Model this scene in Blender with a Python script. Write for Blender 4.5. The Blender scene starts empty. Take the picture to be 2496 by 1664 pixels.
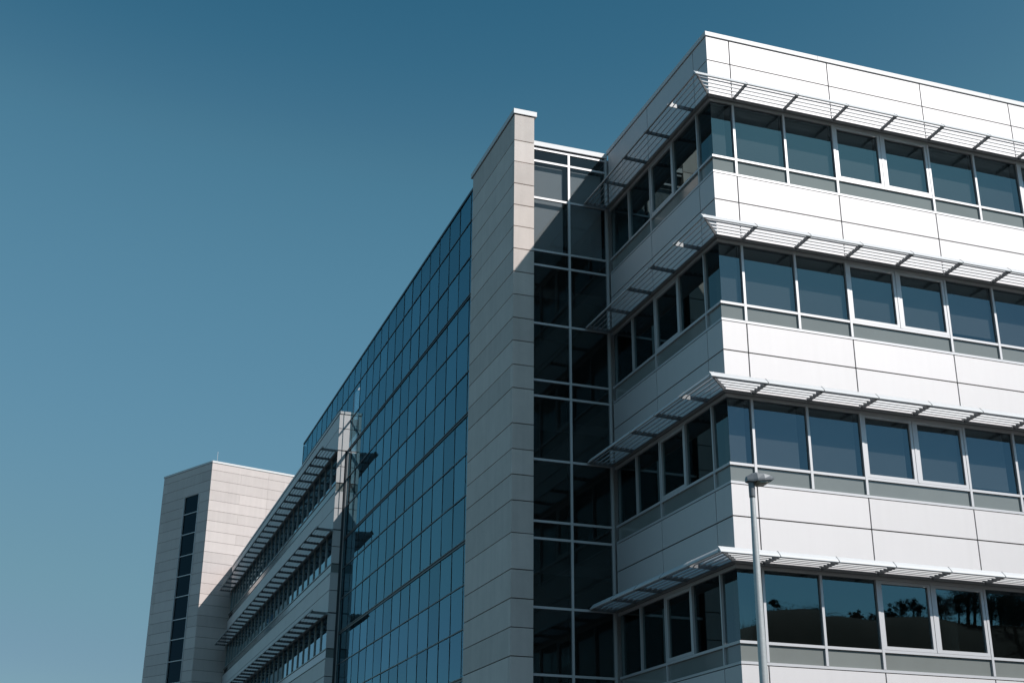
import bpy, bmesh, math, random
from mathutils import Matrix, Vector, Euler, noise
random.seed(7)
R_ = math.radians
scene = bpy.context.scene
COL = scene.collection

# ------------------------------------------------------------------ camera
cam_data = bpy.data.cameras.new("camera")
cam = bpy.data.objects.new("camera", cam_data)
COL.objects.link(cam)
cam_data.sensor_width = 36.0
cam_data.lens = 45.588
cam_data.clip_start = 0.1
cam_data.clip_end = 3000.0
CAM = Vector((-14.208, -25.679, 1.65))
_r = Vector((0.94550, -0.32546, 0.0)); _yaw, _pitch, _roll = R_(18.9952), R_(21.9955), R_(0.4894)
_f = Vector((math.sin(_yaw) * math.cos(_pitch), math.cos(_yaw) * math.cos(_pitch), math.sin(_pitch)))
_rt = Vector((math.cos(_yaw), -math.sin(_yaw), 0.0))
_up = _rt.cross(_f)
_r2 = _rt * math.cos(_roll) + _up * math.sin(_roll)
_u2 = -_rt * math.sin(_roll) + _up * math.cos(_roll)
cam.matrix_world = Matrix(((_r2.x, _u2.x, -_f.x, CAM.x), (_r2.y, _u2.y, -_f.y, CAM.y),
                           (_r2.z, _u2.z, -_f.z, CAM.z), (0, 0, 0, 1)))
scene.camera = cam

# ------------------------------------------------------------------ sky, sun, exposure
SUN_DIR = Vector((0.658, -0.943, 1.0)).normalized()          # towards the sun
SUN_EL = math.asin(SUN_DIR.z)
SUN_AZ = math.atan2(SUN_DIR.x, SUN_DIR.y)
world = bpy.data.worlds.new("World")
scene.world = world
world.use_nodes = True
wn = world.node_tree
bg = wn.nodes["Background"]
sky = wn.nodes.new("ShaderNodeTexSky")
sky.sky_type = 'NISHITA'
sky.sun_disc = False
sky.sun_elevation = SUN_EL
sky.sun_rotation = SUN_AZ
sky.altitude = 50.0
sky.air_density = 1.0
sky.dust_density = 0.8
sky.ozone_density = 1.0
# one tone curve for the whole sky (the photograph is graded: flatter, more cyan)
sep = wn.nodes.new("ShaderNodeSeparateColor")
comb = wn.nodes.new("ShaderNodeCombineColor")
wn.links.new(sky.outputs[0], sep.inputs[0])
TONE = (((0.0, 0.0), (0.045, 0.016), (0.053, 0.026), (0.060, 0.042), (0.067, 0.066), (0.096, 0.104), (0.244, 0.195), (0.5, 0.38), (1.0, 0.80)),
        ((0.0, 0.0), (0.075, 0.095), (0.089, 0.126), (0.100, 0.160), (0.112, 0.202), (0.156, 0.256), (0.25, 0.308), (0.342, 0.345), (0.55, 0.80), (1.0, 1.40)),
        ((0.0, 0.0), (0.14, 0.182), (0.16, 0.226), (0.177, 0.268), (0.194, 0.312), (0.256, 0.378), (0.415, 0.448), (0.6, 0.98), (1.0, 1.55)))
for ch, pts in enumerate(TONE):
    p1 = wn.nodes.new("ShaderNodeMath"); p1.operation = 'MULTIPLY'; p1.inputs[1].default_value = 0.06; p1.use_clamp = True
    fc = wn.nodes.new("ShaderNodeFloatCurve")
    cv = fc.mapping.curves[0]
    cv.points[0].location = pts[0]; cv.points[1].location = (pts[-1][0], pts[-1][1] / 2)
    for q in pts[1:-1]: cv.points.new(q[0], q[1] / 2)
    for q in cv.points: q.handle_type = 'AUTO_CLAMPED'
    fc.mapping.update()
    p2 = wn.nodes.new("ShaderNodeMath"); p2.operation = 'MULTIPLY'; p2.inputs[1].default_value = 20.0
    wn.links.new(sep.outputs[ch], p1.inputs[0]); wn.links.new(p1.outputs[0], fc.inputs["Value"])
    wn.links.new(fc.outputs[0], p2.inputs[0]); wn.links.new(p2.outputs[0], comb.inputs[ch])
wn.links.new(comb.outputs[0], bg.inputs["Color"])
bg.inputs["Strength"].default_value = 0.10

sun_data = bpy.data.lights.new("sun", 'SUN')
sun_data.energy = 3.8
sun_data.angle = R_(0.53)
sun_data.color = (1.0, 0.955, 0.91)
sun = bpy.data.objects.new("sun", sun_data)
COL.objects.link(sun)
sun.location = SUN_DIR * 120
sun.rotation_euler = SUN_DIR.to_track_quat('Z', 'Y').to_euler()

scene.view_settings.view_transform = 'Standard'
scene.view_settings.look = 'None'
scene.view_settings.gamma = 1.0
scene.view_settings.exposure = 0.0
scene.view_settings.use_curve_mapping = False
scene.render.engine = 'CYCLES'
scene.cycles.max_bounces = 8
scene.cycles.transparent_max_bounces = 16
scene.cycles.caustics_reflective = False
scene.cycles.caustics_refractive = False
scene.cycles.use_denoising = True

# ------------------------------------------------------------------ materials
def new_mat(name):
    m = bpy.data.materials.new(name)
    m.use_nodes = True
    nt = m.node_tree
    return m, nt, nt.nodes["Principled BSDF"]

def solid(name, col, rough=0.5, metal=0.0, spec=0.5, vary=0.0, nscale=3.0, namt=0.0, bump=0.0, bscale=1.0, streak=0.0):
    """Procedural paint / metal / stone: base colour, per piece variation, mottling, vertical streaks and fine relief."""
    m, nt, p = new_mat(name)
    N, L = nt.nodes, nt.links
    p.inputs["Roughness"].default_value = rough
    p.inputs["Metallic"].default_value = metal
    p.inputs["Specular IOR Level"].default_value = spec
    geo = N.new("ShaderNodeNewGeometry")
    val = None
    def add(v):
        nonlocal val
        if val is None:
            val = v
        else:
            a = N.new("ShaderNodeMath"); a.operation = 'ADD'
            L.new(val, a.inputs[0]); L.new(v, a.inputs[1]); val = a.outputs[0]
    def scaled(out, lo, hi):
        mr = N.new("ShaderNodeMapRange")
        mr.inputs["To Min"].default_value = lo; mr.inputs["To Max"].default_value = hi
        L.new(out, mr.inputs["Value"]); return mr.outputs[0]
    if vary:
        oi = N.new("ShaderNodeObjectInfo")
        add(scaled(oi.outputs["Random"], -vary, vary))
    if namt:
        t = N.new("ShaderNodeTexNoise"); t.inputs["Scale"].default_value = nscale
        t.inputs["Detail"].default_value = 6.0; t.inputs["Roughness"].default_value = 0.65
        L.new(geo.outputs["Position"], t.inputs["Vector"])
        add(scaled(t.outputs["Fac"], -namt, namt))
    if streak:
        mp = N.new("ShaderNodeMapping"); mp.inputs["Scale"].default_value = (3.0, 3.0, 0.16)
        L.new(geo.outputs["Position"], mp.inputs["Vector"])
        t2 = N.new("ShaderNodeTexNoise"); t2.inputs["Scale"].default_value = 2.0; t2.inputs["Detail"].default_value = 5.0
        L.new(mp.outputs[0], t2.inputs["Vector"])
        add(scaled(t2.outputs["Fac"], -streak, streak))
    if val is not None:
        one = N.new("ShaderNodeMath"); one.operation = 'ADD'; one.inputs[1].default_value = 1.0
        L.new(val, one.inputs[0])
        mul = N.new("ShaderNodeVectorMath"); mul.operation = 'SCALE'
        mul.inputs[0].default_value = col
        L.new(one.outputs[0], mul.inputs["Scale"])
        L.new(mul.outputs[0], p.inputs["Base Color"])
    else:
        p.inputs["Base Color"].default_value = (*col, 1)
    if bump:
        t3 = N.new("ShaderNodeTexNoise"); t3.inputs["Scale"].default_value = bscale; t3.inputs["Detail"].default_value = 2.0
        L.new(geo.outputs["Position"], t3.inputs["Vector"])
        b = N.new("ShaderNodeBump"); b.inputs["Strength"].default_value = bump; b.inputs["Distance"].default_value = 0.02
        L.new(t3.outputs["Fac"], b.inputs["Height"]); L.new(b.outputs[0], p.inputs["Normal"])
    return m

def glass(name, refl, r0, power, trans, dust=0.0, dust_col=(0.5, 0.5, 0.48), wav=0.0, wscale=0.6, rough=0.0, vary=0.0):
    """Coated architectural glass: mirror reflection that grows at grazing angles over a tinted clear body, with a film of dust."""
    m = bpy.data.materials.new(name); m.use_nodes = True
    nt = m.node_tree; N, L = nt.nodes, nt.links
    N.remove(N["Principled BSDF"])
    out = N["Material Output"]
    lw = N.new("ShaderNodeLayerWeight"); lw.inputs["Blend"].default_value = 0.5
    pw = N.new("ShaderNodeMath"); pw.operation = 'POWER'; pw.inputs[1].default_value = power
    L.new(lw.outputs["Facing"], pw.inputs[0])
    mr = N.new("ShaderNodeMapRange"); mr.inputs["To Min"].default_value = r0; mr.inputs["To Max"].default_value = 1.0
    L.new(pw.outputs[0], mr.inputs["Value"])
    tr = N.new("ShaderNodeBsdfTransparent"); tr.inputs["Color"].default_value = (*trans, 1)
    gl = N.new("ShaderNodeBsdfGlossy"); gl.inputs["Color"].default_value = (*refl, 1); gl.inputs["Roughness"].default_value = rough
    if vary:
        ov = N.new("ShaderNodeObjectInfo")
        vm = N.new("ShaderNodeMapRange"); vm.inputs["To Min"].default_value = 1 - vary; vm.inputs["To Max"].default_value = 1 + vary
        L.new(ov.outputs["Random"], vm.inputs["Value"])
        vs_ = N.new("ShaderNodeVectorMath"); vs_.operation = 'SCALE'; vs_.inputs[0].default_value = refl
        L.new(vm.outputs[0], vs_.inputs["Scale"]); L.new(vs_.outputs[0], gl.inputs["Color"])
    body = tr.outputs[0]
    if dust:
        geo = N.new("ShaderNodeNewGeometry")
        t = N.new("ShaderNodeTexNoise"); t.inputs["Scale"].default_value = 1.7; t.inputs["Detail"].default_value = 5.0
        L.new(geo.outputs["Position"], t.inputs["Vector"])
        dm = N.new("ShaderNodeMapRange"); dm.inputs["From Min"].default_value = 0.3; dm.inputs["From Max"].default_value = 0.75
        dm.inputs["To Min"].default_value = dust * 0.6; dm.inputs["To Max"].default_value = dust * 1.5
        L.new(t.outputs["Fac"], dm.inputs["Value"])
        df = N.new("ShaderNodeBsdfDiffuse"); df.inputs["Color"].default_value = (*dust_col, 1)
        dx = N.new("ShaderNodeMixShader"); L.new(dm.outputs[0], dx.inputs[0]); L.new(tr.outputs[0], dx.inputs[1]); L.new(df.outputs[0], dx.inputs[2])
        body = dx.outputs[0]
    if wav:
        geo2 = N.new("ShaderNodeNewGeometry")
        t3 = N.new("ShaderNodeTexNoise"); t3.inputs["Scale"].default_value = wscale; t3.inputs["Detail"].default_value = 1.0
        oi = N.new("ShaderNodeObjectInfo")
        sc = N.new("ShaderNodeVectorMath"); sc.operation = 'SCALE'; sc.inputs[0].default_value = (40, 40, 40)
        L.new(oi.outputs["Random"], sc.inputs["Scale"])
        ad = N.new("ShaderNodeVectorMath"); ad.operation = 'ADD'
        L.new(geo2.outputs["Position"], ad.inputs[0]); L.new(sc.outputs[0], ad.inputs[1])
        L.new(ad.outputs[0], t3.inputs["Vector"])
        b = N.new("ShaderNodeBump"); b.inputs["Strength"].default_value = wav; b.inputs["Distance"].default_value = 0.02
        L.new(t3.outputs["Fac"], b.inputs["Height"]); L.new(b.outputs[0], gl.inputs["Normal"])
    mx = N.new("ShaderNodeMixShader")
    L.new(mr.outputs[0], mx.inputs[0]); L.new(body, mx.inputs[1]); L.new(gl.outputs[0], mx.inputs[2])
    L.new(mx.outputs[0], out.inputs["Surface"])
    return m

M_PANEL = solid("silver_white_panel", (0.71, 0.68, 0.68), rough=0.64, metal=0.48, spec=0.4, vary=0.028, nscale=1.2, namt=0.02, streak=0.03, bump=0.03, bscale=0.9)
M_COPING = solid("white_coping", (0.73, 0.715, 0.715), rough=0.55, metal=0.1, namt=0.02)
M_FRAME = solid("silver_frame", (0.64, 0.625, 0.635), rough=0.5, metal=0.35, namt=0.02)
M_SLAT = solid("aluminium_slat", (0.70, 0.70, 0.71), rough=0.55, metal=0.05, vary=0.03, namt=0.03)
M_BRACKET = solid("grey_bracket", (0.20, 0.21, 0.22), rough=0.45, metal=0.3, namt=0.05)
M_RAIL = solid("grey_rail", (0.34, 0.35, 0.36), rough=0.4, metal=0.4, namt=0.03)
M_GASKET = solid("black_gasket", (0.012, 0.013, 0.014), rough=0.7)
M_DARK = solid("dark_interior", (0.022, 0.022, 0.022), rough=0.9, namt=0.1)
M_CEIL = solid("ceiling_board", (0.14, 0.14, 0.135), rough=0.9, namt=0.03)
M_COLUMN = solid("beige_column", (0.55, 0.49, 0.38), rough=0.8, namt=0.04)
M_BLIND = solid("grey_blind", (0.62, 0.62, 0.61), rough=0.9, vary=0.12, nscale=1.5, namt=0.06)
M_STONE = solid("pink_grey_stone", (0.76, 0.665, 0.615), rough=0.75, spec=0.3, vary=0.09, nscale=1.6, namt=0.13, streak=0.10, bump=0.12, bscale=14.0)
M_STONE2 = solid("pale_pink_stone", (0.73, 0.635, 0.605), rough=0.75, spec=0.3, vary=0.08, nscale=1.1, namt=0.08, streak=0.07)
M_JOINT = solid("dark_joint", (0.10, 0.095, 0.09), rough=0.9)
M_SPANDREL = solid("grey_green_spandrel", (0.25, 0.265, 0.255), rough=0.08, spec=0.45, vary=0.06, nscale=1.0, namt=0.10)
M_CAP = solid("dark_cap", (0.07, 0.075, 0.085), rough=0.4, metal=0.5, namt=0.04)
M_POLE = solid("galvanised_steel", (0.56, 0.57, 0.565), rough=0.45, metal=0.25, nscale=14.0, namt=0.16, streak=0.12, bump=0.06, bscale=40)
M_LAMP = solid("grey_lamp_housing", (0.21, 0.22, 0.235), rough=0.45, metal=0.2, namt=0.05)
M_LENS = solid("lamp_lens", (0.35, 0.34, 0.26), rough=0.15, spec=0.6)
M_CLEAR = glass("clear_inner_face", (1, 1, 1), 0.0, 40.0, (1, 1, 1))
M_WINDOW = glass("window_glass", (0.70, 0.97, 1.08), 0.10, 4.0, (0.28, 0.30, 0.31), dust=0.004, wav=0.035)
M_WINDOW_SIDE_DIM = glass("dimmed_side_window_glass", (0.75, 0.97, 1.0), 0.065, 4.0, (0.26, 0.28, 0.29), dust=0.004, wav=0.035)  # same glass as the front, reflection cut to darken the shaded side
M_HALL = glass("hall_glass", (0.75, 0.97, 1.0), 0.042, 4.5, (0.50, 0.53, 0.55), dust=0.022, wav=0.05)
M_CURTAIN = glass("blue_curtain_glass", (0.32, 0.61, 0.74), 0.24, 4.5, (0.93, 0.95, 0.96), wav=0.04, wscale=0.5, vary=0.10)
M_SKYLIGHT = glass("skylight_glass", (1, 1, 1), 0.04, 5.0, (0.97, 0.98, 0.98))
M_STAIR = glass("stair_glass", (0.5, 0.8, 1.0), 0.025, 6.0, (0.2, 0.25, 0.27))

# ------------------------------------------------------------------ object helpers
WM = {}          # world matrix of every object built
def reg(o, mw, parent=None):
    WM[o.name] = mw
    if parent is not None:
        o.parent = parent
        o.matrix_basis = WM[parent.name].inverted() @ mw
    else:
        o.matrix_basis = mw
    COL.objects.link(o)
    return o

def thing(name, label, cat, loc=(0, 0, 0), group=None):
    o = bpy.data.objects.new(name, None)
    o.empty_display_size = 0.5
    o["label"] = label; o["category"] = cat
    if group: o["group"] = group
    return reg(o, Matrix.Translation(loc))

_mesh = {}
def box_mesh(dx, dy, dz, mats, bevel=0.0):
    key = ("b", round(dx, 4), round(dy, 4), round(dz, 4), tuple(m.name for m in mats), bevel)
    if key in _mesh: return _mesh[key]
    x, y, z = dx / 2, dy / 2, dz / 2
    v = [(-x, -y, -z), (x, -y, -z), (x, y, -z), (-x, y, -z), (-x, -y, z), (x, -y, z), (x, y, z), (-x, y, z)]
    f = [(0, 1, 5, 4), (1, 2, 6, 5), (2, 3, 7, 6), (3, 0, 4, 7), (4, 5, 6, 7), (3, 2, 1, 0)]   # first face = outward (-y)
    me = bpy.data.meshes.new("box_mesh")
    me.from_pydata(v, [], f)
    for m in mats: me.materials.append(m)
    if len(mats) > 1:
        for i, p in enumerate(me.polygons): p.material_index = 0 if i == 0 else 1
    if bevel:
        bm = bmesh.new(); bm.from_mesh(me)
        bmesh.ops.bevel(bm, geom=bm.edges[:], offset=bevel, segments=1, affect='EDGES')
        bm.to_mesh(me); bm.free()
    me.update()
    _mesh[key] = me
    return me

def prism_mesh(prof, length, mat, smooth=False, key=None):
    """prof: list of (depth outwards, z); extruded along local x, centred."""
    k = ("p", key, round(length, 4), mat.name)
    if key and k in _mesh: return _mesh[k]
    n = len(prof); h = length / 2
    v = ([(-h, -d, z) for d, z in prof] + [(h, -d, z) for d, z in prof]) * 2
    f = [tuple(range(3 * n - 1, 2 * n - 1, -1)), tuple(range(3 * n, 4 * n))]      # caps on their own vertices: crisp ends
    f += [(i, (i + 1) % n, n + (i + 1) % n, n + i) for i in range(n)]
    me = bpy.data.meshes.new("prism_mesh"); me.from_pydata(v, [], f)
    bm = bmesh.new(); bm.from_mesh(me); c0_ = sum((q[0] for q in prof)) / n; z0_ = sum((q[1] for q in prof)) / n
    for fc_ in bm.faces:
        ce = fc_.calc_center_median(); nn = fc_.normal
        out_ = Vector((ce.x if len(fc_.verts) == n and n != 4 else 0.0, ce.y + c0_, ce.z - z0_))
        if nn.dot(out_) < 0: fc_.normal_flip()
    bm.to_mesh(me); bm.free()
    me.materials.append(mat)
    if smooth:
        for p in me.polygons: p.use_smooth = len(p.vertices) == 4
    me.update()
    if key: _mesh[k] = me
    return me

def multi_box_mesh(boxes, mat, name="joined_mesh"):
    v, f = [], []
    for (x0, x1, y0, y1, z0, z1) in boxes:
        b = len(v)
        v += [(x0, y0, z0), (x1, y0, z0), (x1, y1, z0), (x0, y1, z0), (x0, y0, z1), (x1, y0, z1), (x1, y1, z1), (x0, y1, z1)]
        f += [tuple(b + i for i in q) for q in ((0, 1, 5, 4), (1, 2, 6, 5), (2, 3, 7, 6), (3, 0, 4, 7), (4, 5, 6, 7), (3, 2, 1, 0))]
    me = bpy.data.meshes.new(name); me.from_pydata(v, [], f); me.materials.append(mat); me.update()
    return me

class Facade:
    """A vertical plane: origin (x, y), angle a; u runs along the plane, d points outwards, z up."""
    def __init__(self, x, y, a):
        self.a = R_(a)
        self.m = Matrix.Translation((x, y, 0)) @ Matrix.Rotation(self.a, 4, 'Z')
    def box(self, name, parent, mat, u0, u1, d0, d1, z0, z1, bevel=0.0, tilt=0.0):
        mats = mat if isinstance(mat, (list, tuple)) else [mat]
        me = box_mesh(u1 - u0, d1 - d0, z1 - z0, mats, bevel)
        o = bpy.data.objects.new(name, me)
        mt = self.m @ Matrix.Translation(((u0 + u1) / 2, -(d0 + d1) / 2, (z0 + z1) / 2))
        if tilt:            # glazing is never set perfectly flush
            mt = mt @ Matrix.Rotation(random.uniform(-tilt, tilt), 4, 'X') @ Matrix.Rotation(random.uniform(-tilt, tilt), 4, 'Z')
        return reg(o, mt, parent)
    def prism(self, name, parent, mat, prof, u0, u1, z, key=None, smooth=False):
        me = prism_mesh(prof, u1 - u0, mat, smooth, key)
        o = bpy.data.objects.new(name, me)
        return reg(o, self.m @ Matrix.Translation(((u0 + u1) / 2, 0, z)), parent)
    def mesh(self, name, parent, me, u, d, z):
        o = bpy.data.objects.new(name, me)
        return reg(o, self.m @ Matrix.Translation((u, -d, z)), parent)

def wbox(name, parent, mat, x0, x1, y0, y1, z0, z1):
    me = box_mesh(x1 - x0, y1 - y0, z1 - z0, [mat])
    o = bpy.data.objects.new(name, me)
    return reg(o, Matrix.Translation(((x0 + x1) / 2, (y0 + y1) / 2, (z0 + z1) / 2)), parent)

def rounded(w, h, r, n=3, d0=0.0, z0=0.0):
    pts = []
    for cx, cz, a0 in ((w / 2 - r, h / 2 - r, 0), (-w / 2 + r, h / 2 - r, 90), (-w / 2 + r, -h / 2 + r, 180), (w / 2 - r, -h / 2 + r, 270)):
        for i in range(n + 1):
            a = R_(a0 + 90 * i / n)
            pts.append((d0 + cx + r * math.cos(a), z0 + cz + r * math.sin(a)))
    return pts

# ------------------------------------------------------------------ ground and hill
def ground_material():
    m, nt, p = new_mat("ground_mix"); N, L = nt.nodes, nt.links
    geo = N.new("ShaderNodeNewGeometry")
    t = N.new("ShaderNodeTexNoise"); t.inputs["Scale"].default_value = 0.35; t.inputs["Detail"].default_value = 8
    L.new(geo.outputs["Position"], t.inputs["Vector"])
    cr = N.new("ShaderNodeValToRGB")
    cr.color_ramp.elements[0].color = (0.045, 0.045, 0.046, 1); cr.color_ramp.elements[1].color = (0.075, 0.073, 0.07, 1)
    L.new(t.outputs["Fac"], cr.inputs[0]); L.new(cr.outputs[0], p.inputs["Base Color"])
    p.inputs["Roughness"].default_value = 0.9
    return m

me = bpy.data.meshes.new("ground_mesh")
me.from_pydata([(-1500, -1500, 0), (1500, -1500, 0), (1500, 1500, 0), (-1500, 1500, 0)], [], [(0, 1, 2, 3)])
me.materials.append(ground_material())
ground = bpy.data.objects.new("ground", me); ground["kind"] = "structure"
reg(ground, Matrix.Identity(4))

def hill_material():
    m, nt, p = new_mat("hill_grass"); N, L = nt.nodes, nt.links
    geo = N.new("ShaderNodeNewGeometry")
    t = N.new("ShaderNodeTexNoise"); t.inputs["Scale"].default_value = 0.12; t.inputs["Detail"].default_value = 8
    L.new(geo.outputs["Position"], t.inputs["Vector"])
    cr = N.new("ShaderNodeValToRGB")
    cr.color_ramp.elements[0].color = (0.012, 0.018, 0.008, 1); cr.color_ramp.elements[1].color = (0.030, 0.032, 0.016, 1)
    L.new(t.outputs["Fac"], cr.inputs[0]); L.new(cr.outputs[0], p.inputs["Base Color"])
    p.inputs["Roughness"].default_value = 1.0; p.inputs["Specular IOR Level"].default_value = 0.1
    return m

# the wooded hill across the road, south of the building (the lowest window row mirrors it)
HC = Vector((-14.2, 25.8, 0.0))
RIDGE = [(-20, 9), (0, 16), (15, 24), (24, 28.5), (29, 31.4), (30.5, 32.8), (31.5, 33.0), (32.9, 32.8), (33.9, 32.2), (34.7, 31.6),
         (36.3, 31.1), (37.8, 30.2), (39.2, 29.5), (45, 29), (55, 26), (70, 20), (95, 9)]
def ridge_h(az):
    for (a0, h0), (a1, h1) in zip(RIDGE, RIDGE[1:]):
        if a0 <= az <= a1:
            return h0 + (h1 - h0) * (az - a0) / (a1 - a0)
    return 8.0
def hill_pt(az, D):
    p = HC + Vector((math.sin(R_(az)), -math.cos(R_(az)), 0)) * D
    h = ridge_h(az)
    t = max(0.0, min(1.0, (D - 95) / 85.0)) if D <= 180 else max(0.0, 1 - (D - 180) / 160.0)
    s = t * t * (3 - 2 * t)
    z = h * s + 0.9 * noise.noise(p * 0.06) * s + 0.35 * noise.noise(p * 0.35) * s
    return Vector((p.x, p.y, z if 95 < D < 339 else -0.5))
azs = [-20 + 115 * i / 160 for i in range(161)]
Ds = [95, 105, 115, 125, 135, 145, 155, 163, 170, 176, 180, 188, 200, 220, 250, 290, 339]
vs, fs = [], []
for D in Ds:
    for a in azs: vs.append(hill_pt(a, D))
na = len(azs)
for j in range(len(Ds) - 1):
    for i in range(na - 1):
        fs.append((j * na + i, j * na + i + 1, (j + 1) * na + i + 1, (j + 1) * na + i))
me = bpy.data.meshes.new("hill_mesh"); me.from_pydata([tuple(v) for v in vs], [], fs); me.materials.append(hill_material())
for p in me.polygons: p.use_smooth = True
hill = bpy.data.objects.new("hill", me); hill["kind"] = "structure"
reg(hill, Matrix.Identity(4))

M_LEAF = solid("dark_leaf", (0.030, 0.042, 0.017), rough=0.8, nscale=0.8, namt=0.35)
def woodland():
    rnd = random.Random(11)
    v, f = [], []
    def leaf(c, s):
        b = len(v)
        n = Vector((rnd.uniform(-1, 1), rnd.uniform(-1, 1), rnd.uniform(-1, 1))).normalized()
        t = n.orthogonal().normalized(); w = n.cross(t)
        for a, q in ((0, 1.0), (2.1, 0.8), (4.2, 0.9)):
            v.append(tuple(c + t * math.cos(a) * s * q + w * math.sin(a) * s * q))
        f.append((b, b + 1, b + 2))
    def limb(p0, p1, r0, r1):
        d = (p1 - p0).normalized(); t = d.orthogonal().normalized(); w = d.cross(t); b = len(v)
        for p, r in ((p0, r0), (p1, r1)):
            for k in range(5):
                a = k * 2 * math.pi / 5; v.append(tuple(p + t * math.cos(a) * r + w * math.sin(a) * r))
        for k in range(5): f.append((b + k, b + (k + 1) % 5, b + 5 + (k + 1) % 5, b + 5 + k))
    def tree(az, D, h, dens=1.0, fine=True):
        base = hill_pt(az, D); lean = Vector((rnd.uniform(-.15, .15), rnd.uniform(-.15, .15), 1))
        top = base + lean * h * 0.8
        limb(base - Vector((0, 0, .4)), base + lean * h * 0.45, 0.05 * h, 0.03 * h); limb(base + lean * h * 0.45, top, 0.03 * h, 0.008 * h)
        for c in range(int(9 * dens) + 4):
            q = base + lean * h * rnd.uniform(0.35, 0.95) + Vector((rnd.gauss(0, .2), rnd.gauss(0, .2), rnd.gauss(0, .05))) * h
            limb(base + lean * h * rnd.uniform(0.3, 0.6), q, 0.012 * h, 0.005 * h)
            for k in range(110 if fine else 26):
                leaf(q + Vector((rnd.gauss(0, 1), rnd.gauss(0, 1), rnd.gauss(0, .8))) * h * 0.075, rnd.uniform(0.05, 0.11) if fine else h * rnd.uniform(0.02, 0.04))
    for az, h in ((30.6, 1.5), (33.95, 1.2), (34.1, 1.6), (34.6, 1.7), (35.0, 1.5), (35.3, 2.3), (35.9, 2.6), (36.1, 2.0), (36.75, 2.6), (37.2, 3.6), (37.5, 3.0),
                  (38.2, 3.0), (38.55, 5.2), (38.8, 4.5), (39.4, 3.4), (39.8, 4.2), (40.3, 4.5), (40.8, 4.0), (41.5, 5), (42.3, 4.5), (43, 5.5), (44, 5), (45.5, 5.5), (47, 5),
                  (27, 3), (25, 4), (21, 4), (17, 5)):
        tree(az + rnd.uniform(-.05, .05), rnd.uniform(172, 182), h * 1.05, 1.3 if h < 3 else 3.2)
    for i in range(150):                # scrub along the ridge line
        az = rnd.uniform(26, 46); b0 = hill_pt(az, rnd.uniform(174, 181)); hh = rnd.uniform(0.3, 1.1) * (1.0 if rnd.random() < 0.8 else 1.7)
        for k in range(60):
            leaf(b0 + Vector((rnd.gauss(0, 1) * 1.2, rnd.gauss(0, 1) * 1.2, abs(rnd.gauss(0, .6)))) * hh * 0.6, rnd.uniform(0.05, 0.12))
    for i in range(60):
        tree(rnd.uniform(39.5, 46) if i < 20 else rnd.uniform(46, 70), rnd.uniform(150, 185), rnd.uniform(3, 5.5), 1.5, i < 20)
    me = bpy.data.meshes.new("woodland_mesh"); me.from_pydata(v, [], f); me.materials.append(M_LEAF)
    o = bpy.data.objects.new("woodland", me); o["kind"] = "stuff"
    o["label"] = "dark trees along the hill ridge mirrored in the lowest windows"; o["category"] = "trees"
    reg(o, Matrix.Identity(4))
woodland()

# ------------------------------------------------------------------ shared builders for the office fronts
H = 4.08
SILL = 18.03
_sa = R_(50.0)             # blades lean back: outer edge low, inner edge high
_sp = [(-0.060, 0.004), (-0.050, 0.008), (0.0, 0.010), (0.046, 0.007), (0.056, 0.002), (0.058, -0.002), (0.048, -0.007), (0.0, -0.010), (-0.050, -0.010), (-0.060, -0.008)]
SLAT_PROF = [(-q * math.cos(_sa) + w * math.sin(_sa), q * math.sin(_sa) + w * math.cos(_sa)) for q, w in _sp]
NOSE_PROF = [(0.822, -0.055), (0.820, -0.038), (0.765, 0.028), (0.705, 0.086), (0.690, 0.093), (0.676, 0.088), (0.668, 0.070), (0.715, 0.005), (0.772, -0.058), (0.795, -0.070), (0.812, -0.068)]
RAIL_PROF = rounded(0.085, 0.080, 0.030, 3)

def sunshade(F, parent, edges, z, u_lo, u_hi, proj=0.80, mitre_lo=False, mitre_hi=False, slats=4):
    """One awning: wall rail and nose rail (the mesh of the part), four slats per bay, a bracket at every mullion."""
    n0 = u_lo - (proj if mitre_lo else 0.0)
    n1 = u_hi + (proj - 0.088 if mitre_hi else 0.0)
    shade = F.prism("sunshade", parent, M_SLAT, [(d + proj - 0.80, zz) for d, zz in NOSE_PROF], n0, n1, z, smooth=True)
    F.prism("wall_rail", shade, M_RAIL, [(d + 0.0475, zz) for d, zz in RAIL_PROF], u_lo - (0.088 if mitre_lo else 0), u_hi, z - 0.066, smooth=True)
    ds = [proj - 0.0425 - (proj - 0.06) * (i + 1) / (slats + 1) for i in range(slats)]
    bays = [(a, b) for a, b in zip(edges, edges[1:])]
    for bi, (a, b) in enumerate(bays):
        for d in ds:
            a2, b2 = a + 0.012, b - 0.012
            if mitre_lo and bi == 0: a2 = a - d + 0.02
            if mitre_hi and bi == len(bays) - 1: b2 = b + d - 0.02
            F.prism("slat", shade, M_SLAT, [(dd + d, zz) for dd, zz in SLAT_PROF], a2, b2, z + 0.010, key=("slat", round(d, 3)), smooth=True)
    bprof = [(0.0, z - 0.10), (0.12, z - 0.10), (proj - 0.02, z - 0.076), (proj + 0.028, z - 0.060), (proj + 0.028, z - 0.036), (proj - 0.092, z + 0.094), (proj - 0.112, z + 0.099), (proj - 0.14, z + 0.080),
             (proj - 0.15, z + 0.03), (0.10, z + 0.01), (0.0, z + 0.01)]
    for e in edges:
        if (mitre_lo and e == edges[0]) or (mitre_hi and e == edges[-1]): continue
        F.prism("bracket", shade, M_BRACKET, [(d, zz - z) for d, zz in bprof], e - 0.008, e + 0.008, z, key=("bracket", round(proj, 2)))
    return shade

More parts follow.
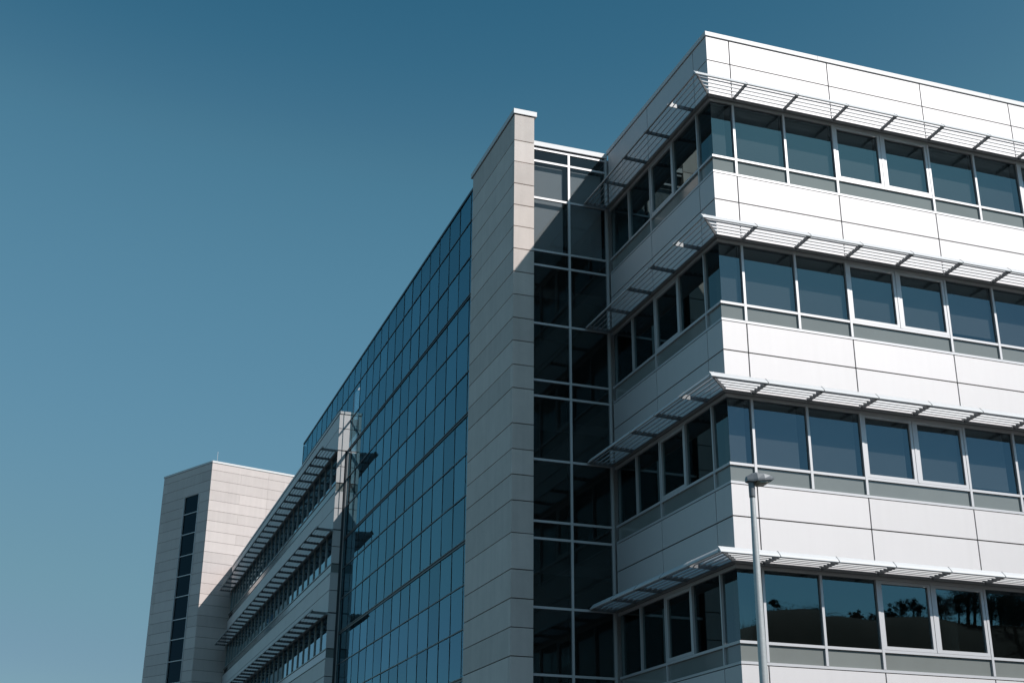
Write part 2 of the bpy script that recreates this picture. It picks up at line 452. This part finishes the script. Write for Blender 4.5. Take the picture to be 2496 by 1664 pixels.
def casement(F, parent, a, b, z0, z1, glassmat):
    """Opening light: a frame with its own pane."""
    w = 0.078
    cu, cz = (a + b) / 2, (z0 + z1) / 2
    hx, hz = (b - a) / 2, (z1 - z0) / 2
    me = multi_box_mesh([(-hx, -hx + w, 0.0, 0.075, -hz, hz), (hx - w, hx, 0.0, 0.075, -hz, hz),
                         (-hx + w, hx - w, 0.0, 0.075, -hz, -hz + w), (-hx + w, hx - w, 0.0, 0.075, hz - w, hz)], M_FRAME, "casement_mesh")
    fr = F.mesh("casement", parent, me, cu, -0.006, cz)
    F.box("pane", fr, [glassmat, M_CLEAR], a + w, b - w, -0.066, -0.054, z0 + w, z1 - w, tilt=0.0045)
    return fr

def dims(F, parent, name, mat, u0, u1, d0, d1, z0, z1, **k):
    return F.box(name, parent, mat, u0, u1, d0, d1, z0, z1, **k)

# ------------------------------------------------------------------ near office block
ob = thing("office_block", "near white office block with four rows of slatted awnings on its corner", "building", (0, 0, 0))
FR = Facade(0, 0, 0)              # sunlit front, u = x
SD = Facade(0, 0, -90)            # shaded side, u = -y
X1 = 0.677
front_m = [X1 + 1.5 * i for i in range(13)]          # mullion axes
XEND = front_m[-1]
side_m = [0.79, 2.26, 3.73, 5.20]                    # mullion axes on the side (y)
YEND = 6.60
ROWS = 5                                             # four visible storeys and the ground floor
GAP = 0.014

def cladding(F, parent, joints, z0, z1):
    for a, b in zip(joints, joints[1:]):
        F.box("cladding_panel", parent, M_PANEL, a + GAP, b - GAP, -0.04, 0.0, z0 + GAP, z1 - GAP, bevel=0.003)

front_j = [-GAP] + [X1 + 3.0 * i for i in range(7)]
front_j = [-GAP] + [x for x in front_j[1:] if x <= XEND + 0.01]
side_j = [-YEND, -3.73, -0.79, -0.042 + GAP]
# solid backing behind the joints of each band
def band_backing(z0, z1):
    FR.box("wall", ob, M_GASKET, 0.062, XEND - 0.01, -0.16, -0.06, z0, z1)
    SD.box("wall", ob, M_GASKET, -YEND, -0.162, -0.16, -0.06, z0, z1)

# parapet
for F, J in ((FR, front_j), (SD, side_j)):
    cladding(F, ob, J, 20.245, 21.378)
    cladding(F, ob, J, 21.378, 22.122)
band_backing(20.26, 22.10)
cop_edges = [-0.03, 3.4, 9.06, 15.06, XEND + 0.03]
for a, b in zip(cop_edges, cop_edges[1:]):
    FR.box("coping", ob, M_COPING, a + 0.002, b - 0.002, -0.30, 0.032, 22.128, 22.262, bevel=0.004)
SD.box("coping", ob, M_COPING, -6.68, -0.304, -0.30, 0.032, 22.129, 22.261, bevel=0.004)

for k in range(ROWS):
    dz = -H * k
    zs, ztr0, ztr1, zh0, zh1 = SILL + dz, 18.475 + dz, 18.537 + dz, 20.14 + dz, 20.225 + dz
    # cladding band below this row
    if k < ROWS - 1:
        for F, J in ((FR, front_j), (SD, side_j)):
            cladding(F, ob, J, 17.256 + dz, 18.022 + dz)
            cladding(F, ob, J, 20.245 - H + dz, 17.256 + dz)
        band_backing(20.26 - H + dz, 18.01 + dz)
    else:
        for F, J in ((FR, front_j), (SD, side_j)):
            cladding(F, ob, J, 0.0, zs - 0.008)
    # horizontal bars
    for nm, z0, z1 in (("sill_rail", zs - 0.002, zs + 0.058), ("transom", ztr0, ztr1), ("head_rail", zh0, zh1)):
        FR.box(nm, ob, M_FRAME, 0.0, XEND, -0.10, -0.002, z0, z1)
        SD.box(nm, ob, M_FRAME, -YEND, -0.102, -0.10, -0.002, z0, z1)
    # mullions of the front
    for i, x in enumerate(front_m):
        cas = [(j - 1) // 2 % 2 == 1 for j in (i, i + 1)]
        double_sp = (i % 4 == 3)                  # centre post of a casement pair stops at the transom
        FR.box("mullion", ob, M_FRAME, x - 0.032, x + 0.032, -0.10, 0.004, ztr1 if double_sp else zs + 0.058, zh0)
    for i, y in enumerate(side_m):
        FRM = (ztr1 if y in (2.26, 5.20) else zs + 0.058)
        SD.box("mullion", ob, M_FRAME, -y - 0.026, -y + 0.026, -0.10, 0.004, FRM, zh0)
    # bays of the front
    ed = [0.05] + front_m
    for i, (a, b) in enumerate(zip(ed, ed[1:])):
        a2 = a if i == 0 else a + 0.032
        b2 = b - 0.032
        if i > 0 and (i - 1) // 2 % 2 == 1:
            casement(FR, ob, a2 + 0.006, b2 - 0.006, ztr1 + 0.006, zh0 - 0.006, M_WINDOW)
        else:
            FR.box("window_pane", ob, [M_WINDOW, M_CLEAR], a2, b2, -0.066, -0.054, ztr1, zh0, tilt=0.0045)
        # roller blinds: the three upper rows have them drawn
        if k < 3 and not (k == 2 and i > 7):
            if k == 2: m0, m1 = 0.02, (0.20 if i % 2 else 0.12)
            elif k == 1: m0, m1 = 0.03, 0.04
            else: m0, m1 = 0.03, (0.05 if i % 3 else 0.16)
            if i == 0 and k == 1: m1 = 0.06
            drop = (0.03, 0.05, 0.04, 0.03, 0.16, 0.05, 0.03, 0.09)[(i * 5 + k * 3) % 8]
            FR.box("blind", ob, M_BLIND, a2 + m0 + (0.03 if i == 0 else 0), b2 - m1, -0.152, -0.146, ztr1 + drop, zh0 - 0.01)
    # spandrel glass strips of the front
    sp = [0.03, X1] + [x for i, x in enumerate(front_m) if i and i % 4 != 3]
    for a, b in zip(sp, sp[1:]):
        FR.box("spandrel_pane", ob, M_SPANDREL, a + 0.032 if a > 0.1 else a, b - 0.032, -0.062, -0.05, zs + 0.058, ztr0)
    sps = [0.052] + [0.79, 3.73] + [YEND - 0.02]
    for a, b in zip(sps, sps[1:]):
        SD.box("spandrel_pane", ob, M_SPANDREL, -b + 0.032, -a - (0.032 if a > 0.1 else 0.012), -0.062, -0.05, zs + 0.058, ztr0)
    # bays of the side
    eds = [0.068] + side_m + [YEND]
    for i, (a, b) in enumerate(zip(eds, eds[1:])):
        u0, u1 = -b + 0.032, -a - (0.032 if i else 0.0)
        if i == 2:
            casement(SD, ob, u0 + 0.006, u1 - 0.006, ztr1 + 0.006, zh0 - 0.006, M_WINDOW_SIDE_DIM)
        else:
            SD.box("window_pane", ob, [M_WINDOW_SIDE_DIM, M_CLEAR], u0, u1, -0.066, -0.054, ztr1, zh0, tilt=0.0045)
    # awnings
    if k < 4:
        zA = 20.325 + dz
        sunshade(FR, ob, [0.0] + front_m, zA, 0.0, XEND, mitre_lo=True)
        sh = sunshade(SD, ob, [-6.62, -5.20, -3.73, -2.26, -0.79, 0.0], zA, -6.62, 0.0, mitre_hi=True)
        # diagonal bracket under the mitre
        DG = Facade(0, 0, -45)
        DG.prism("bracket", sh, M_BRACKET, [(0.10, -0.10), (1.00, -0.05), (1.05, -0.02), (1.05, 0.03), (0.10, 0.02)], -0.008, 0.008, zA, key="diag")
    # interior of the storey
    if k < ROWS:
        zf = zs - 0.55
        wbox("floor_slab", ob, M_DARK, 0.20, XEND - 0.1, 0.20, 6.40, zf - 0.35, zf)
        wbox("ceiling", ob, M_CEIL, 0.17, XEND - 0.1, 0.17, 6.40, zh1 + 0.05, zh1 + 0.09)
        for cx, cy in ((0.95, 1.5), (6.7, 1.5), (12.7, 1.5)):
            bmv, bmf = [], []
            for q in range(16):
                a = q * math.pi / 8
                bmv += [(0.2 * math.cos(a), 0.2 * math.sin(a), 0.0), (0.2 * math.cos(a), 0.2 * math.sin(a), zh1 - zf + 0.04)]
            for q in range(16):
                n = (q + 1) % 16; bmf.append((2 * q, 2 * n, 2 * n + 1, 2 * q + 1))
            cm = _mesh.get("col") or bpy.data.meshes.new("column_mesh")
            if "col" not in _mesh:
                cm.from_pydata(bmv, [], bmf); cm.materials.append(M_COLUMN); _mesh["col"] = cm
            reg(bpy.data.objects.new("column", cm), Matrix.Translation((cx, cy, zf + 0.002)), ob)
wbox("core_wall", ob, M_DARK, 3.2, XEND - 0.2, 4.6, 4.8, 0.1, 22.0)
wbox("core_wall", ob, M_DARK, 0.2, 3.2, 6.42, 6.6, 0.1, 22.0)
wbox("rear_wing", ob, M_PANEL, 0.02, XEND, 6.82, 16.0, 0.02, 22.05)
wbox("roof", ob, M_DARK, 0.17, XEND - 0.02, 0.17, 6.80, 21.9, 22.06)
wbox("end_wall", ob, M_PANEL, XEND + 0.034, XEND + 0.20, 0.01, 6.6, 0.01, 22.05)

# ------------------------------------------------------------------ stone pier
PX0, PX1, PY0, PY1 = -3.09, -2.455, 6.55, 10.74
pier = thing("stone_pier", "tall stone clad pier standing between the blue curtain wall and dark glass", "pier", ((PX0 + PX1) / 2, PY0, 0))
wbox("core", pier, M_JOINT, PX0 + 0.05, PX1 - 0.012, PY0 + 0.05, PY1 - 0.02, 0.02, 22.88)
PJ = [22.90, 21.994, 21.268, 20.526, 19.808, 19.101, 18.375, 17.627, 16.911, 16.183, 15.473, 14.746, 14.05, 13.007, 12.266, 11.545, 10.817, 9.926, 8.946, 8.172, 7.419, 6.681,
      5.95, 5.2, 4.45, 3.4, 2.65, 1.9, 1.1, 0.01]
PF, PS = Facade(PX0, PY0, 0), Facade(PX0, PY0, -90)
LP = PY1 - PY0
for i, (zt, zb) in enumerate(zip(PJ, PJ[1:])):
    g = 0.011 if (i % 3) else 0.015
    PF.box("stone_panel", pier, M_STONE, 0.0, PX1 - PX0, -0.038, 0.0, zb + g, zt - g, bevel=0.003)
    PS.box("stone_panel", pier, M_STONE, -0.185, -0.041, -0.038, -0.001, zb + g, zt - g, bevel=0.003)
    PS.box("stone_panel", pier, M_STONE, -LP + 0.10, -0.193, -0.038, 0.0, zb + g, zt - g, bevel=0.003)
    PS.box("stone_panel", pier, M_STONE, -LP, -LP + 0.094, -0.038, -0.001, zb + g, zt - g, bevel=0.003)
wbox("coping", pier, M_COPING, PX0 - 0.035, PX1 + 0.075, PY0 - 0.035, PY1 + 0.16, 22.925, 23.085)
wbox("flashing", pier, M_GASKET, PX0 + 0.01, PX1 - 0.01, PY0 + 0.01, PY1 - 0.01, 22.89, 22.925)

# ------------------------------------------------------------------ glass hall: curtain wall, link wall and skylit atrium
gh = thing("glass_hall", "blue mirror glass curtain wall and dark link wall beside the stone pier", "building", (-2.9, 26.0, 0))
# link wall facing the street
LW = Facade(0, 6.70, 0)
LX = [-2.45, -1.27, -0.05]
lz = [21.93, 21.51]
for k in range(6):
    lz += [20.25 - H * k, 18.505 - H * k, SILL - H * k]
lz = [z for z in lz if z > 0.3] + [0.05]
for i, z in enumerate(lz):
    LW.box("transom", gh, M_FRAME, LX[0], LX[2] - 0.04, -0.08, -0.002, z - 0.032, z + 0.032)
LW.box("mullion", gh, M_FRAME, LX[1] - 0.034, LX[1] + 0.034, -0.08, 0.002, 0.03, 21.95)
LW.box("mullion", gh, M_FRAME, LX[2] - 0.038, LX[2] + 0.036, -0.08, 0.022, 0.03, 22.0)
for zt, zb in zip(lz, lz[1:]):
    for a, b in ((LX[0], LX[1] - 0.034), (LX[1] + 0.034, LX[2] - 0.038)):
        LW.box("glass_pane", gh, [M_HALL, M_CLEAR], a, b, -0.046, -0.034, zb + 0.032, zt - 0.032)
LW.box("coping", gh, M_COPING, LX[0] - 0.02, LX[2] + 0.04, -0.40, 0.05, 22.005, 22.165, bevel=0.004)
LW.box("flashing", gh, M_GASKET, LX[0], LX[2], -0.3, -0.01, 21.965, 22.004)
wbox("back_wall", gh, M_DARK, -2.44, 0.0, 10.2, 10.4, 0.02, 22.0)
wbox("side_wall", gh, M_DARK, -0.02, 0.015, 6.83, 10.2, 0.02, 21.9)
wbox("roof", gh, M_DARK, -2.44, 0.01, 6.80, 10.2, 21.97, 22.0)
for k in range(6):
    wbox("floor_slab", gh, M_DARK, -2.43, -0.03, 7.0, 10.1, SILL - 0.6 - H * k - 0.3, SILL - 0.6 - H * k) if SILL - 0.9 - H * k > 0 else None

# curtain wall facing the side street
CX, CY0, CY1 = -2.90, 10.76, 41.75
CW = Facade(CX, 0, -90)
mod = (41.75 - 11.50) / 24.0
cys = [41.75 - mod * i for i in range(25)] + [CY0]      # vertical joints, far to near
ctop = 22.78
cl = [ctop, 21.66, 20.33]
for k in range(5):
    c = 18.90 - 4.08 * k
    cl += [c, c - 1.31, c - 2.63]
cl = [z for z in cl if z > 0.6] + [0.1]
WINGX, WINGY, WINGTOP = -3.40, 29.60, 20.70
for zt, zb in zip(cl, cl[1:]):
    for yf, yn in zip(cys, cys[1:]):
        if yn >= WINGY - 0.2 and zt < 20.0: continue          # behind the far wing
        if yf - yn < 0.2: continue
        CW.box("glass_pane", gh, [M_CURTAIN, M_CLEAR], -yf + 0.012, -yn - 0.012, -0.012, 0.0, zb + 0.016, zt - 0.016, tilt=0.0045)
for i, y in enumerate(cys):
    z0 = 20.0 if (y > WINGY + 0.2) else 0.05
    CW.box("mullion", gh, M_GASKET, -y - 0.012, -y + 0.012, -0.016, 0.010, z0, ctop - 0.01)
for i, z in enumerate(cl):
    y1 = CY1 if z > 20 else WINGY
    if i == 0:
        CW.box("coping", gh, M_CAP, -CY1 - 0.02, -CY0, -0.20, 0.03, z - 0.03, z + 0.055)
        continue
    big = (i - 3) % 3 == 0
    if big:
        CW.box("transom", gh, M_CAP, -y1, -CY0, -0.06, 0.030, z + 0.030, z + 0.066)
        CW.box("transom", gh, M_CAP, -y1, -CY0, -0.06, 0.026, z - 0.056, z - 0.024)
        CW.box("transom_web", gh, M_CAP, -y1, -CY0, -0.06, 0.005, z - 0.024, z + 0.030)
    else:
        CW.box("transom", gh, M_CAP, -y1, -CY0, -0.06, 0.022, z - 0.018, z + 0.018)
wbox("edge_post", gh, M_RAIL, CX - 0.062, CX - 0.012, WINGY - 0.11, WINGY - 0.05, 0.05, 18.86)
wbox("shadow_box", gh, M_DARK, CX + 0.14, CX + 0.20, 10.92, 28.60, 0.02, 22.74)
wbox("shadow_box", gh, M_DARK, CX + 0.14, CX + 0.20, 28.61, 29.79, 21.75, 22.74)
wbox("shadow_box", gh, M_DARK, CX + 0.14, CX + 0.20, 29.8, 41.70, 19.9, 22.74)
for k in range(6):
    z0 = lz[1 + 3 * k] if 1 + 3 * k < len(lz) else None
    LW.box("blind", gh, M_BLIND, LX[0] + 0.06, LX[1] - 0.14, -0.20, -0.19, 18.60 - H * k, 21.45 - H * k) if k < 1 else None
    LW.box("blind", gh, M_BLIND, LX[1] + 0.08, LX[2] - 0.10, -0.20, -0.19, 18.60 - H * k, 21.45 - H * k) if k < 1 else None
# atrium behind it: inner wall, end walls, glazed roof
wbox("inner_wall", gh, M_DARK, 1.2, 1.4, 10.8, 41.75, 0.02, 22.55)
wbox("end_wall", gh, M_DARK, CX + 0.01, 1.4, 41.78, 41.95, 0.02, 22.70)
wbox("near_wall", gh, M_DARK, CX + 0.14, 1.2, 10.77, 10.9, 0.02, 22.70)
rys = [10.9, 21.2, 31.5, 41.75]
for y in rys:
    wbox("rafter", gh, M_FRAME, CX + 0.24, 1.2, y - 0.04, y + 0.04, 22.50, 22.62)
for a, b in zip(rys, rys[1:]):
    o = bpy.data.objects.new("skylight_pane", box_mesh(3.84, b - a - 0.08, 0.016, [M_SKYLIGHT]))
    reg(o, Matrix.Translation((-0.74, (a + b) / 2, 22.63)), gh)

# ------------------------------------------------------------------ far wing
fw = thing("far_wing", "far lower office wing with three long rows of slatted awnings", "building", (WINGX, 47.0, 0))
WS = Facade(WINGX, 0, -90)                 # shaded long side, u = -y
WF = Facade(0, WINGY, 0)                   # narrow return facing the street
WEND = 64.75
nb = 25
wbay = (63.95 - WINGY) / nb
wes = [WINGY + wbay * i for i in range(nb + 1)]
HW = 3.62
wpj = [WEND] + [WINGY + wbay * 2 * i for i in range(nb // 2, 0, -1)] + [WINGY + 0.042]
def wclad(z0, z1):
    for a, b in zip(wpj, wpj[1:]):
        WS.box("cladding_panel", fw, M_PANEL, -a + GAP, -b - (GAP if b > WINGY + 0.1 else 0.0), -0.04, 0.0, z0 + GAP, z1 - GAP)
def ret_panel(z0, z1, wide):
    WF.box("cladding_panel", fw, M_PANEL, WINGX, CX - 0.004 if wide else CX - 0.155, -0.04, 0.0, z0 + GAP, z1 - GAP)
wclad(19.89, 20.57); wclad(18.90, 19.89)
ret_panel(19.89, 20.57, True); ret_panel(18.87, 19.89, True)
WF.box("coping", fw, M_COPING, WINGX - 0.03, CX - 0.003, -0.30, 0.03, 20.582, 20.705)
WS.box("coping", fw, M_COPING, -WEND - 0.1, -WINGY - 0.302, -0.30, 0.03, 20.583, 20.704)
WF.box("wall", fw, M_CAP, WINGX + 0.06, CX - 0.01, -0.20, -0.06, 0.02, 20.57)
WS.box("wall", fw, M_GASKET, -WEND, -WINGY - 0.2, -0.20, -0.09, 18.93, 20.57)
wbox("roof", fw, M_DARK, WINGX + 0.08, CX + 0.6, WINGY + 0.32, WEND + 2, 20.2, 20.5)
wbox("core_wall", fw, M_DARK, WINGX + 1.6, WINGX + 1.8, 41.97, WEND, 0.02, 20.15)
wbox("rear_wing", fw, M_DARK, CX + 0.2, 1.0, 42.0, WEND + 1.0, 0.03, 20.15)
for k in range(5):
    dz = -HW * k
    zb = 16.95 + dz                          # top of the cladding band
    zsp, zw0, zw1 = 17.35 + dz, 17.38 + dz, 18.78 + dz
    wclad(16.21 + dz, 16.93 + dz)
    wclad(15.28 + dz, 16.21 + dz)
    ret_panel(16.21 + dz, 16.93 + dz, False)
    ret_panel(15.26 + dz, 16.21 + dz, False)
    ret_panel(17.37 + dz, 18.12 + dz, False)
    ret_panel(18.12 + dz, 18.85 + dz, False)
    WF.box("spandrel_pane", fw, M_SPANDREL, WINGX + 0.01, CX - 0.155, -0.05, -0.012, zb + 0.03, zsp - 0.01)
    WF.box("sill_rail", fw, M_FRAME, WINGX + 0.004, CX - 0.155, -0.05, -0.003, zb - 0.03, zb + 0.03)
    WS.box("wall", fw, M_GASKET, -WEND, -WINGY - 0.2, -0.20, -0.09, 15.31 + dz, 17.30 + dz)
    WS.box("sill_rail", fw, M_CAP, -WEND, -WINGY - 0.06, -0.08, 0.004, zb - 0.012, zb + 0.022)
    WS.box("transom", fw, M_RAIL, -WEND, -WINGY - 0.06, -0.08, -0.002, zsp - 0.02, zsp + 0.03)
    WS.box("head_rail", fw, M_RAIL, -WEND, -WINGY - 0.06, -0.08, -0.002, zw1, zw1 + 0.09)
    WS.box("ceiling", fw, M_DARK, -WEND, -WINGY - 0.2, -1.6, -0.16, zw1 + 0.03, zw1 + 0.08)
    WS.box("floor_slab", fw, M_DARK, -WEND, -WINGY - 0.2, -1.6, -0.21, zb - 0.3, zb - 0.1)
    if k < 4:
        for i, y in enumerate(wes[1:]):
            WS.box("mullion", fw, M_RAIL, -y - 0.028, -y + 0.028, -0.09, 0.0, zsp + 0.03, zw1)
        for a, b in zip(wes, wes[1:]):
            a2 = a + 0.07 if a == wes[0] else a + 0.028
            WS.box("window_pane", fw, [M_WINDOW, M_CLEAR], -b + 0.028, -a2, -0.06, -0.048, zsp + 0.03, zw1)
        for i in range(0, nb - 1, 2):
            a2 = wes[i] + 0.065 if i == 0 else wes[i]
            WS.box("spandrel_pane", fw, M_SPANDREL, -wes[i + 2] + 0.006, -a2 - 0.006, -0.05, -0.03, zb + 0.022, zsp - 0.02)
    if k < 3:
        sunshade(WS, fw, [-y for y in reversed(wes)], 18.86 + dz, -wes[-1], -WINGY + 0.1, proj=0.80)

# ------------------------------------------------------------------ stair tower
TX, TY = -5.446, 64.30
tw = thing("stair_tower", "pale stone stair tower with a tall dark window strip at far left", "tower", (TX, TY, 0))
TL = Facade(TX, TY, 117.2 - 180.0)          # shaded side: u = -distance from the corner
TF = Facade(TX, TY, 15.38)                  # sunlit front: u = distance from the corner
TT = 27.80
TLW, TFW = 6.16, 11.0
lj = [TT - 0.01]
z = 27.28
while z > 0.4:
    lj.append(z); z -= 0.724
lj.append(0.01)
wz0, wz1, wu0, wu1 = 1.0, 25.83, 1.26, 3.18
ang = math.sin(R_(117.2 - 15.38))
cut = 0.04
for i, (zt, zb_) in enumerate(zip(lj, lj[1:])):
    g = 0.010
    # front slabs: staggered vertical joints
    if i % 4 == 0: cuts = [0.0, 4.31, 8.4, TFW]
    else: cuts = [0.0, 2.23, 4.31, 5.55, 8.4, TFW] if i % 2 else [0.0, 4.31, 5.55, TFW]
    for a, b in zip(cuts, cuts[1:]):
        TF.box("stone_slab", tw, M_STONE2, a + (0.004 if a else 0.0), b - 0.004, -0.04, 0.0, zb_ + g, zt - g)
    # side slabs around the window strip
    segs = [(0.0, wu0), (wu1, 5.62), (5.62, TLW)] if zb_ < wz1 - 0.4 else [(0.0, 1.2 if i < 2 else 3.2), (1.2 if i < 2 else 3.2, 5.62), (5.62, TLW)]
    for a, b in segs:
        a2 = 0.052 if a == 0.0 else a + 0.004
        TL.box("stone_slab", tw, M_STONE2, -b + 0.004, -a2, -0.04, 0.0, zb_ + g, zt - g)
# body behind the slabs
dl = Vector((math.cos(R_(117.2)), math.sin(R_(117.2)), 0)); df = Vector((math.cos(R_(15.38)), math.sin(R_(15.38)), 0))
c0 = Vector((TX, TY, 0))
inn = c0 + dl * 0.06 + df * 0.06
def body(name, par, mat, pts, z0, z1):
    n = len(pts)
    v = [(p.x, p.y, z0) for p in pts] + [(p.x, p.y, z1) for p in pts]
    f = [tuple(range(n - 1, -1, -1)), tuple(range(n, 2 * n))] + [(i, (i + 1) % n, n + (i + 1) % n, n + i) for i in range(n)]
    me = bpy.data.meshes.new(name + "_mesh"); me.from_pydata(v, [], f); me.materials.append(mat); me.update()
    return reg(bpy.data.objects.new(name, me), Matrix.Identity(4), par)
q = [c0 + df * 0.06 + dl * 0.06, c0 + df * (TFW - 0.02) + dl * 0.06, c0 + df * (TFW - 0.02) + dl * (TLW - 0.02), c0 + df * 0.30 + dl * (TLW - 0.02), c0 + df * 0.30 + dl * 0.4]
body("core", tw, M_JOINT, [c0 + df * 0.33 + dl * 0.06, c0 + df * (TFW - 0.02) + dl * 0.06, c0 + df * (TFW - 0.02) + dl * (TLW - 0.02), c0 + df * 0.33 + dl * (TLW - 0.02)], 0.02, TT - 0.02)
body("core", tw, M_JOINT, [c0 + df * 0.06 + dl * 0.06, c0 + df * 0.32 + dl * 0.06, c0 + df * 0.32 + dl * wu0, c0 + df * 0.06 + dl * wu0], 0.02, TT - 0.03)
body("core", tw, M_JOINT, [c0 + df * 0.06 + dl * wu1, c0 + df * 0.32 + dl * wu1, c0 + df * 0.32 + dl * (TLW - 0.02), c0 + df * 0.06 + dl * (TLW - 0.02)], 0.02, TT - 0.03)
body("core", tw, M_JOINT, [c0 + df * 0.06 + dl * (wu0 + .002), c0 + df * 0.32 + dl * (wu0 + .002), c0 + df * 0.32 + dl * (wu1 - .002), c0 + df * 0.06 + dl * (wu1 - .002)], wz1 + 0.02, TT - 0.03)
# coping on both visible faces
TF.box("coping", tw, M_COPING, -0.02, TFW + 0.04, -0.4, 0.035, TT, TT + 0.14)
TL.box("coping", tw, M_COPING, -3.4, -0.10, -0.4, 0.030, TT + 0.002, TT + 0.138)
TL.box("coping", tw, M_COPING, -TLW - 0.04, -3.41, -0.4, 0.030, TT + 0.002, TT + 0.138)
# window strip
bars = [wz1, 24.53, 23.06, 21.53, 20.11, 18.68, 17.12, 15.77, 14.31, 12.85, 11.4, 9.95, 8.5, 7.0, 5.55, 4.1, 2.6, wz0]
TL.box("window_jamb", tw, M_FRAME, -wu0 - 0.05, -wu0, -0.16, 0.05, wz0, wz1)
TL.box("window_jamb", tw, M_FRAME, -wu1, -wu1 + 0.05, -0.16, 0.02, wz0, wz1)
for a in bars:
    TL.box("window_bar", tw, M_FRAME, -wu1 + 0.05, -wu0 - 0.05, -0.14, -0.03, a - 0.03, a + 0.03)
for a, b in zip(bars, bars[1:]):
    TL.box("window_pane", tw, [M_STAIR, M_DARK], -wu1 + 0.05, -wu0 - 0.05, -0.10, -0.08, b + 0.03, a - 0.03)
# lightning rod on the roof edge
rod = c0 + df * 0.9 + dl * 1.0
body("lightning_rod", tw, M_FRAME, [rod + Vector((0.015 * math.cos(t), 0.015 * math.sin(t), 0)) for t in (0, 1.05, 2.1, 3.14, 4.19, 5.24)], TT + 0.0, TT + 1.15)

# ------------------------------------------------------------------ street lamp
LPX, LPY = -5.995, -11.37
lamp = thing("street_lamp", "grey street lamp on a galvanised pole in front of the white panels", "street lamp", (LPX, LPY, 0))
def lathe(name, par, mat, rings, loc, seg=20):
    v, f = [], []
    for r, z in rings:
        for i in range(seg):
            a = 2 * math.pi * i / seg; v.append((r * math.cos(a), r * math.sin(a), z))
    for j in range(len(rings) - 1):
        for i in range(seg):
            n = (i + 1) % seg; f.append((j * seg + i, j * seg + n, (j + 1) * seg + n, (j + 1) * seg + i))
    f.append(tuple(range(seg - 1, -1, -1))); f.append(tuple(range((len(rings) - 1) * seg, len(rings) * seg)))
    me = bpy.data.meshes.new(name + "_mesh"); me.from_pydata(v, [], f); me.materials.append(mat)
    for p in me.polygons: p.use_smooth = len(p.vertices) == 4
    me.update()
    return reg(bpy.data.objects.new(name, me), Matrix.Translation(loc), par)
lathe("base_plate", lamp, M_POLE, [(0.16, 0.0), (0.16, 0.03), (0.07, 0.03), (0.07, 0.05)], (LPX, LPY, 0.004))
lathe("pole", lamp, M_POLE, [(0.062, 0.03), (0.060, 1.2), (0.0565, 3.0), (0.052, 4.2), (0.042, 5.4), (0.033, 6.05), (0.033, 6.10)], (LPX, LPY, 0.0))
lathe("spigot", lamp, M_LAMP, [(0.038, 6.06), (0.040, 6.08), (0.042, 6.22), (0.046, 6.30), (0.03, 6.32)], (LPX, LPY, 0.0))
# lantern: wedge shaped head pointing to the right and slightly away from the camera
hd = Vector((0.9445, -0.3285, 0)).normalized(); hd = Vector((math.cos(R_(-8)), math.sin(R_(-8)), 0))
hs = Vector((-hd.y, hd.x, 0))
def hp(l, s, z): return Vector((LPX, LPY, 6.27)) + hd * l + hs * s + Vector((0, 0, z))
sec = [(-0.070, 0.045, 0.00, 0.065), (0.0, 0.080, -0.01, 0.105), (0.05, 0.11, -0.005, 0.122), (0.14, 0.125, 0.0, 0.118), (0.23, 0.115, 0.014, 0.096), (0.285, 0.085, 0.034, 0.064)]
v, f = [], []
for l, w, zb_, zt in sec:
    for s, zz in ((-1.0, zb_), (-1.02, zb_ + 0.025), (-0.80, zb_ + (zt - zb_) * 0.75), (-0.35, zt), (0.35, zt), (0.80, zb_ + (zt - zb_) * 0.75), (1.02, zb_ + 0.025), (1.0, zb_)):
        v.append(tuple(hp(l, w * s, zz)))
ns = 8
for j in range(len(sec) - 1):
    for i in range(ns):
        n = (i + 1) % ns; f.append((j * ns + i, j * ns + n, (j + 1) * ns + n, (j + 1) * ns + i))
f.append(tuple(range(ns - 1, -1, -1))); f.append(tuple(range((len(sec) - 1) * ns, len(sec) * ns)))
me = bpy.data.meshes.new("lantern_mesh"); me.from_pydata(v, [], f)
bm = bmesh.new(); bm.from_mesh(me); bmesh.ops.recalc_face_normals(bm, faces=bm.faces[:]); bm.to_mesh(me); bm.free()
me.materials.append(M_LAMP); me.update()
head = reg(bpy.data.objects.new("lantern", me), Matrix.Identity(4), lamp)
# glass bowl under the head
v, f = [], []
for l, w, zz in ((0.05, 0.085, -0.012), (0.09, 0.10, -0.035), (0.18, 0.10, -0.028), (0.250, 0.080, 0.008)):
    for s, dzz in ((-1, 0.008), (-0.8, -0.004), (0.8, -0.004), (1, 0.008), (1, 0.03), (-1, 0.03)):
        v.append(tuple(hp(l, w * s, zz + dzz)))
for j in range(3):
    for i in range(6):
        n = (i + 1) % 6; f.append((j * 6 + i, j * 6 + n, (j + 1) * 6 + n, (j + 1) * 6 + i))
f.append((5, 4, 3, 2, 1, 0)); f.append((18, 19, 20, 21, 22, 23))
me = bpy.data.meshes.new("bowl_mesh"); me.from_pydata(v, [], f)
bm = bmesh.new(); bm.from_mesh(me); bmesh.ops.recalc_face_normals(bm, faces=bm.faces[:]); bm.to_mesh(me); bm.free()
me.materials.append(M_LENS); me.update()
reg(bpy.data.objects.new("bowl", me), Matrix.Identity(4), head)
